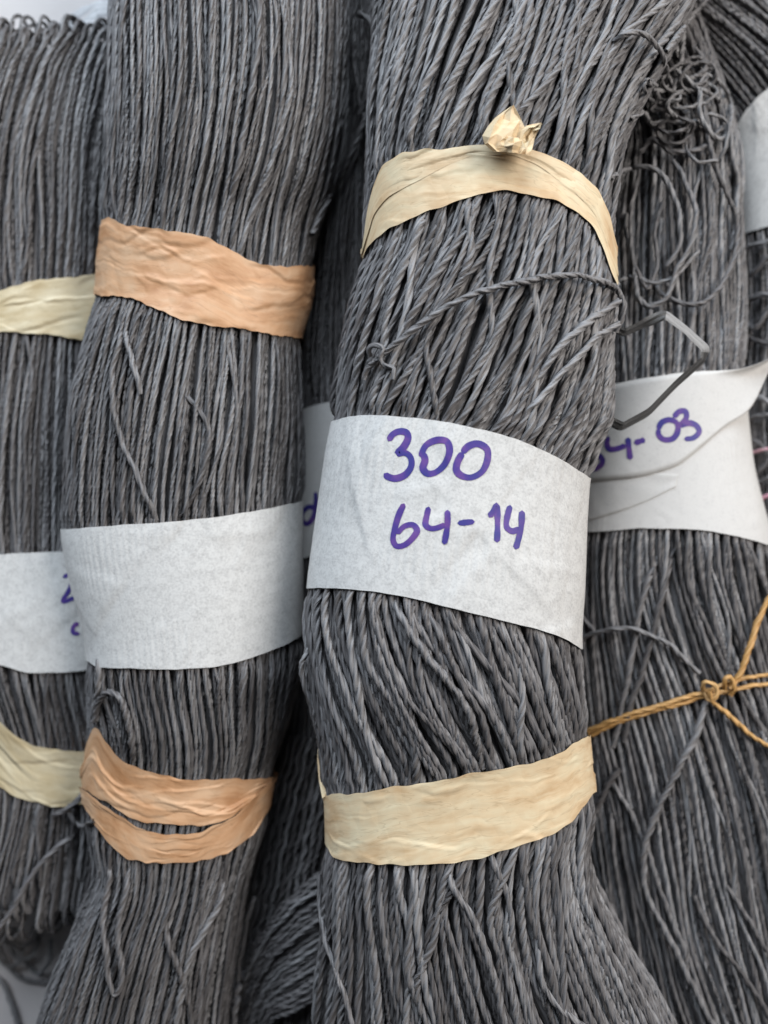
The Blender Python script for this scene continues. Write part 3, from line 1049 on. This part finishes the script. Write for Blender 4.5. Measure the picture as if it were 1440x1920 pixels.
crumple("band_tail", [(925, 284), (903, 262), (914, 238), (928, 221), (960, 198)], [(972, 286), (980, 270), (986, 246), (976, 222), (963, 197)], 86.0, M_CREAM, up_band, seed=4)
crumple("band_tail", [(966, 288), (974, 268), (976, 246), (986, 236), (1014, 230)], [(996, 290), (1000, 272), (1003, 258), (1009, 244), (1016, 232)], 86.5, M_CREAM, up_band, amp=2.0, seed=9)
crumple("band_knot", [(930, 284), (934, 272), (940, 262), (950, 256)], [(990, 288), (992, 276), (986, 266), (972, 258)], 87.0, M_CREAM, up_band, amp=2.0, seed=12)
# folded-over upper ply of the same band
wrap(HD, "band_fold", [(680, 468), (690, 392), (702, 350), (730, 312), (790, 290), (850, 278), (900, 271), (950, 272), (1000, 282), (1050, 302), (1090, 328), (1120, 358), (1140, 398), (1150, 438), (1160, 478)],
     [(680, 476), (690, 440), (702, 402), (730, 368), (790, 335), (850, 306), (900, 290), (950, 290), (1000, 306), (1050, 340), (1090, 372), (1120, 408), (1140, 455), (1150, 490), (1160, 520)],
     M_CREAM, up_band, off=0.42 * MM, folds=2, crinkle=.22, nv=16, hold=False, edge=.1)

# E: tangle near the top right
E_ = [S["E"], S["F"], S["D"]]
eroot = root["E"]
tang = [
    [(1150, 78, 0), (1168, 66, 3), (1195, 60, 4), (1222, 76, 4), (1243, 105, 4), (1252, 140, 3), (1262, 172, 2), (1250, 200, 1)],
    [(1332, -10, 6), (1300, 28, 5), (1268, 70, 4), (1250, 96, 3)],
    [(1282, 60, 3), (1278, 100, 3), (1268, 140, 2), (1240, 170, 2), (1225, 165, 3), (1232, 150, 4)],
    [(1300, 90, 2), (1316, 105, 3), (1322, 130, 3), (1300, 145, 4), (1270, 150, 3), (1262, 190, 2), (1290, 215, 2)],
    [(1262, 128, 4), (1290, 150, 4), (1312, 170, 4), (1310, 205, 4), (1330, 245, 4), (1350, 262, 3), (1370, 235, 3), (1370, 195, 3), (1350, 155, 3), (1322, 140, 3), (1308, 165, 3)],
    [(1308, 160, 2), (1322, 220, 3), (1332, 280, 3), (1352, 340, 3), (1378, 400, 3), (1382, 455, 3), (1364, 515, 3), (1330, 560, 3), (1295, 572, 3), (1255, 560, 2), (1235, 545, 1)],
    [(1145, 335, 0), (1175, 318, 2), (1205, 311, 3), (1240, 328, 3), (1264, 368, 3), (1276, 425, 3), (1270, 470, 2), (1250, 500, 1)],
    [(1262, 300, 1), (1282, 335, 2), (1303, 390, 3), (1298, 450, 3), (1270, 505, 3), (1250, 555, 3), (1218, 576, 3), (1196, 556, 3), (1190, 505, 2), (1178, 455, 1), (1172, 400, 0)],
    [(1180, 222, 1), (1205, 212, 2), (1222, 232, 2), (1250, 225, 2), (1280, 232, 2), (1310, 226, 2), (1330, 240, 1)],
    [(1228, 160, 2), (1212, 150, 3), (1236, 185, 3), (1222, 205, 2), (1248, 205, 2), (1240, 240, 1)],
    [(1200, 285, 1), (1225, 262, 2), (1260, 285, 2), (1300, 282, 2), (1330, 270, 2), (1352, 240, 2)],
    [(1196, 330, 1), (1186, 380, 2), (1182, 440, 2), (1192, 500, 2), (1215, 540, 2), (1232, 500, 1), (1228, 440, 1), (1240, 380, 0)],
    [(1368, 250, 2), (1375, 300, 2), (1384, 350, 1), (1378, 420, 1), (1372, 470, 0)],
    [(1150, 540, 1), (1180, 520, 2), (1230, 530, 2), (1262, 520, 2), (1310, 470, 1)],
]
for tpts in tang:
    loose(E_, tpts, eroot, lift=.6, d=CORD * .85, jit=1.5)
for k in range(9):
    x = rng.uniform(1250, 1340)
    y = rng.uniform(120, 265)
    r = rng.uniform(22, 60)
    a0 = rng.uniform(0, 6.28)
    el = rng.uniform(.5, 1)
    pts = [(x + r * math.cos(a0 + a) * (1 + .25 * math.sin(a * 2)), y + r * el * math.sin(a0 + a), rng.uniform(0.5, 6)) for a in np.linspace(0, rng.uniform(3, 6.5), 8)]
    loose(E_, pts, eroot, lift=.5, d=CORD * .68, jit=1.5)
# E: single strands below the label
E1 = [S["E"]]
loose(E1, [(1082, 1138), (1098, 1165), (1116, 1186)], eroot, lift=1, d=CORD * .7)
loose(E1, [(1086, 1200), (1116, 1186, 1), (1150, 1179, 1.5), (1190, 1180, 1.5), (1222, 1192, 1), (1246, 1202, 1), (1275, 1228, .8), (1312, 1262)], eroot, lift=1, d=CORD * .75)
loose(E1, [(1326, 1300, -.5), (1308, 1370, .5), (1272, 1440, 1), (1235, 1515, 1), (1210, 1580, 1), (1206, 1640, .5), (1218, 1690, .5), (1245, 1740, 1), (1290, 1830, 1), (1340, 1930)], eroot, lift=1, d=CORD)
loose(E1, [(1240, 1025, -1), (1205, 1120), (1190, 1200), (1165, 1330), (1150, 1400, -.5)], eroot, lift=.8)
loose(E1, [(1262, 1030, -1), (1238, 1130), (1210, 1240), (1180, 1330), (1170, 1390, -.5)], eroot, lift=.8)
loose(E1, [(1360, 1660, -.5), (1395, 1710), (1430, 1770), (1475, 1830)], eroot, lift=1)
loose(E1, [(1300, 1680, -.5), (1340, 1760), (1395, 1830), (1440, 1900), (1480, 1960)], eroot, lift=.8)
loose(E1, [(1160, 1440), (1130, 1490), (1112, 1530)], eroot, lift=.8)
loose(E1, [(1150, 1470), (1180, 1520), (1215, 1600), (1245, 1690), (1285, 1790), (1287, 1850)], eroot, lift=.6)
# brown twine
tw = bpy.data.objects.new("twine_tie", None)
COL.objects.link(tw)
tw.parent = eroot
tw["label"] = "brown twine knotted round the 64-03 hank"
TWD = 1.45 * MM
loose(E1, [(1085, 1390), (1105, 1379), (1160, 1354), (1220, 1335), (1280, 1318), (1330, 1303)], tw, lift=.9, name="twine", mat=M_TWINE, d=TWD, pitch=12 * MM)
loose(E1, [(1085, 1380), (1105, 1370), (1160, 1346), (1220, 1328), (1280, 1310), (1330, 1294)], tw, lift=1.3, name="twine", mat=M_TWINE, d=TWD, pitch=12 * MM)
loose(E1, [(1322, 1300), (1360, 1282, 1), (1395, 1272, .5), (1440, 1266), (1500, 1258)], tw, lift=1.3, name="twine", mat=M_TWINE, d=TWD, pitch=12 * MM)
loose(E1, [(1322, 1306), (1360, 1296, 1), (1400, 1288, .5), (1440, 1282), (1500, 1276)], tw, lift=1.2, name="twine", mat=M_TWINE, d=TWD, pitch=12 * MM)
loose(E1, [(1370, 1290, 2), (1388, 1262, 2.5), (1402, 1225, 2.5), (1420, 1170, 2), (1432, 1140, 2), (1460, 1095, 1)], tw, lift=1.4, name="twine_end", mat=M_TWINE, d=TWD * 1.1, pitch=12 * MM)
loose(E1, [(1328, 1296, 2.5), (1340, 1318, 2), (1370, 1345, 1.5), (1400, 1372, 1), (1440, 1400, 1), (1480, 1425, .5)], tw, lift=1.3, name="twine_end", mat=M_TWINE, d=TWD * 1.1, pitch=12 * MM)
loose(E1, [(1318, 1294, 0), (1322, 1280, 2), (1340, 1285, 2.5), (1343, 1305, 2.5), (1330, 1312, 1.5), (1320, 1300, 0)], tw, lift=1.6, name="twine_knot", mat=M_TWINE, d=TWD, pitch=12 * MM, step=4)
loose(E1, [(1360, 1300, 0), (1358, 1275, 2.5), (1370, 1268, 2.5), (1376, 1290, 2.5), (1368, 1303, 1)], tw, lift=1.6, name="twine_knot", mat=M_TWINE, d=TWD, pitch=12 * MM, step=4)
# pink thread on F
loose([S["F"]], [(1380, 858), (1400, 852), (1440, 842), (1480, 838)], root["F"], lift=2.2, name="pink_thread", mat=M_PINK, d=1.2 * MM)
loose([S["F"]], [(1410, 945), (1440, 930), (1490, 915)], root["F"], lift=2.2, name="pink_thread", mat=M_PINK, d=1.2 * MM)
for k in range(14):
    y = 470 + k * 45 + rng.uniform(-15, 15)
    loose([S["F"]], [(1380, y + rng.uniform(-30, 30)), (1415, y + rng.uniform(-15, 15), 1), (1450, y + rng.uniform(-40, 30), 1), (1490, y + rng.uniform(-60, 60))], root["F"], lift=.8, d=CORD * .9)

# B: loose strands
B_ = [S["B"]]
loose(B_, [(232, 612, -1), (222, 650), (212, 690), (212, 750), (226, 820), (255, 885), (278, 940), (296, 985, -1)], root["B"], lift=.9)
loose(B_, [(236, 612, -1), (240, 650), (255, 700), (264, 740, -.5)], root["B"], lift=.8)
loose(B_, [(186, 1228, -.6), (185, 1280, .5), (180, 1325, .5), (180, 1350)], root["B"], lift=.9)
loose(B_, [(178, 1352, 0), (182, 1325, 1), (195, 1303, 1.5), (210, 1298, 1.5), (226, 1312, 1.2), (238, 1345, .8), (248, 1395, .4), (250, 1430, -.8)], root["B"], lift=1.2)
loose(B_, [(208, 1610, -1), (203, 1660, .5), (193, 1720, 1), (198, 1780, 1), (203, 1830, 1), (214, 1866, 1), (227, 1850, 1), (226, 1800, 1), (220, 1750, .8), (232, 1690, .5), (246, 1620, -1)], root["B"], lift=1.0)
loose(B_, [(487, -20), (485, 80), (472, 170), (458, 250), (445, 320), (430, 390, -.7)], root["B"], lift=.8)
loose(B_, [(330, 720, -.8), (390, 800), (375, 900), (330, 985, -1)], root["B"], lift=.3)
loose([S["B"], S["C"]], [(712, 100, 4), (706, 160, 4), (690, 212, 4), (662, 282, 3), (640, 330, 2), (612, 380, 1), (585, 440, 0)], root["B"], lift=1.5, zmiss=.048)
loose([S["C"]], [(664, 20, 6), (662, 80, 6), (668, 150, 5), (680, 215, 3), (700, 300, 2), (715, 380)], root["C"], lift=1.5)
loose([S["C"]], [(672, 25, 8), (696, 45, 8), (708, 90, 7), (700, 150, 6), (676, 215, 3)], root["C"], lift=1.5)
loose([S["C"]], [(700, 0, 6), (690, 60, 5), (712, 130, 4), (706, 220, 3), (716, 300)], root["C"], lift=1.5)
loose([S["B"]], [(300, 1700, -.8), (320, 1780), (345, 1850), (365, 1940)], root["B"], lift=.6)
loose([S["B"]], [(420, 1610, -1), (412, 1690), (355, 1800), (325, 1950)], root["B"], lift=.6)
# C: the drooping end of the hank below the D hank's band, strands arching out to the left
for k in range(20):
    f = k / 19
    x0, y0 = 606, 1640 + 12 * k
    loose([S["C"]], [(640, y0 - 25, 2), (x0 - 5, y0, 5), (540 + 10 * f, 1690 + 205 * f, 6), (478 + 40 * f, 1775 + 130 * f, 5), (440 + 60 * f, 1880 + 60 * f, 3), (428 + 66 * f, 1960 + 40 * f, 1), (424 + 66 * f, 2050 + 30 * f, 0)],
          root["C"], name="strand", lift=rng.uniform(.5, 3), zmiss=.030, jit=2.5, m=9, step=8)
for k in range(9):
    x = 500 + k * 13
    loose([S["C"]], [(x + 45, 1380), (x + 20, 1480, 1), (x - 5, 1580, 1), (x - 25, 1680, 1), (x - 50, 1800, 0), (x - 60, 1960, 0)], root["C"], name="strand", lift=rng.uniform(.3, 1.5), zmiss=.028, jit=3, m=9, step=8)
# A: loose strands and the drooping loops at its lower end
A_ = [S["A"]]
loose(A_, [(-5, 1745, 1), (20, 1710, 1), (60, 1640, 1), (95, 1600, 1), (130, 1570)], root["A"], lift=1.2)
loose(A_, [(98, 1530, 0), (125, 1518, 1.5), (150, 1495, 1.5), (175, 1470)], root["A"], lift=1.2)
loose(A_ + [S["B"]], [(128, 1520, 1), (138, 1540, 1), (155, 1548, 1), (178, 1538, 1)], root["A"], lift=1.2, d=CORD * .9)
loose(A_ + [tbl], [(-8, 1830, 0), (10, 1850, 0), (25, 1890, 0), (36, 1930, 0)], root["A"], lift=1.2)
for pts in (
    [(-6, 1748), (8, 1790), (28, 1825), (52, 1838), (80, 1840), (110, 1835)],
    [(4, 1742), (12, 1768), (30, 1795), (55, 1796), (70, 1775), (74, 1740)],
    [(28, 1740), (22, 1768), (38, 1790), (62, 1818), (76, 1825), (92, 1800), (96, 1760)],
    [(14, 1738), (18, 1762), (44, 1772), (66, 1762), (72, 1738)],
    [(-10, 1770), (2, 1800), (18, 1812), (40, 1800), (46, 1770)],
):
    loose([tbl], [(x, y, rng.uniform(0.2, 4)) for x, y in pts], root["A"], name="end_loop", lift=1.0, d=CORD * .8)

# grey paper ribbon loop behind the far left hank
rib = thing("paper_ribbon", "loop of pale grey paper ribbon lying behind the top of the far left hank", "ribbon")
flat_strip("ribbon_loop", [(90, 75, 8), (118, 48, 12), (150, 24, 16), (185, 6, 18), (212, 2, 18), (250, 10, 16)], [3, 5, 7, 6, 6, 6], rib, M_GREYRIB, twist=[.3, .2, .5, .8, .3, 0])
flat_strip("ribbon_loop", [(100, 78, 6), (135, 55, 9), (170, 45, 10), (205, 52, 10), (250, 62, 8)], [4, 6, 5, 4, 4], rib, M_GREYRIB, twist=[0, .3, .5, .2, 0])
flat_strip("ribbon_loop", [(110, 62, 5), (150, 45, 6), (185, 20, 8), (230, 20, 8)], [4, 4, 6, 5], rib, M_GREYRIB, twist=[0, .6, .3, .2])
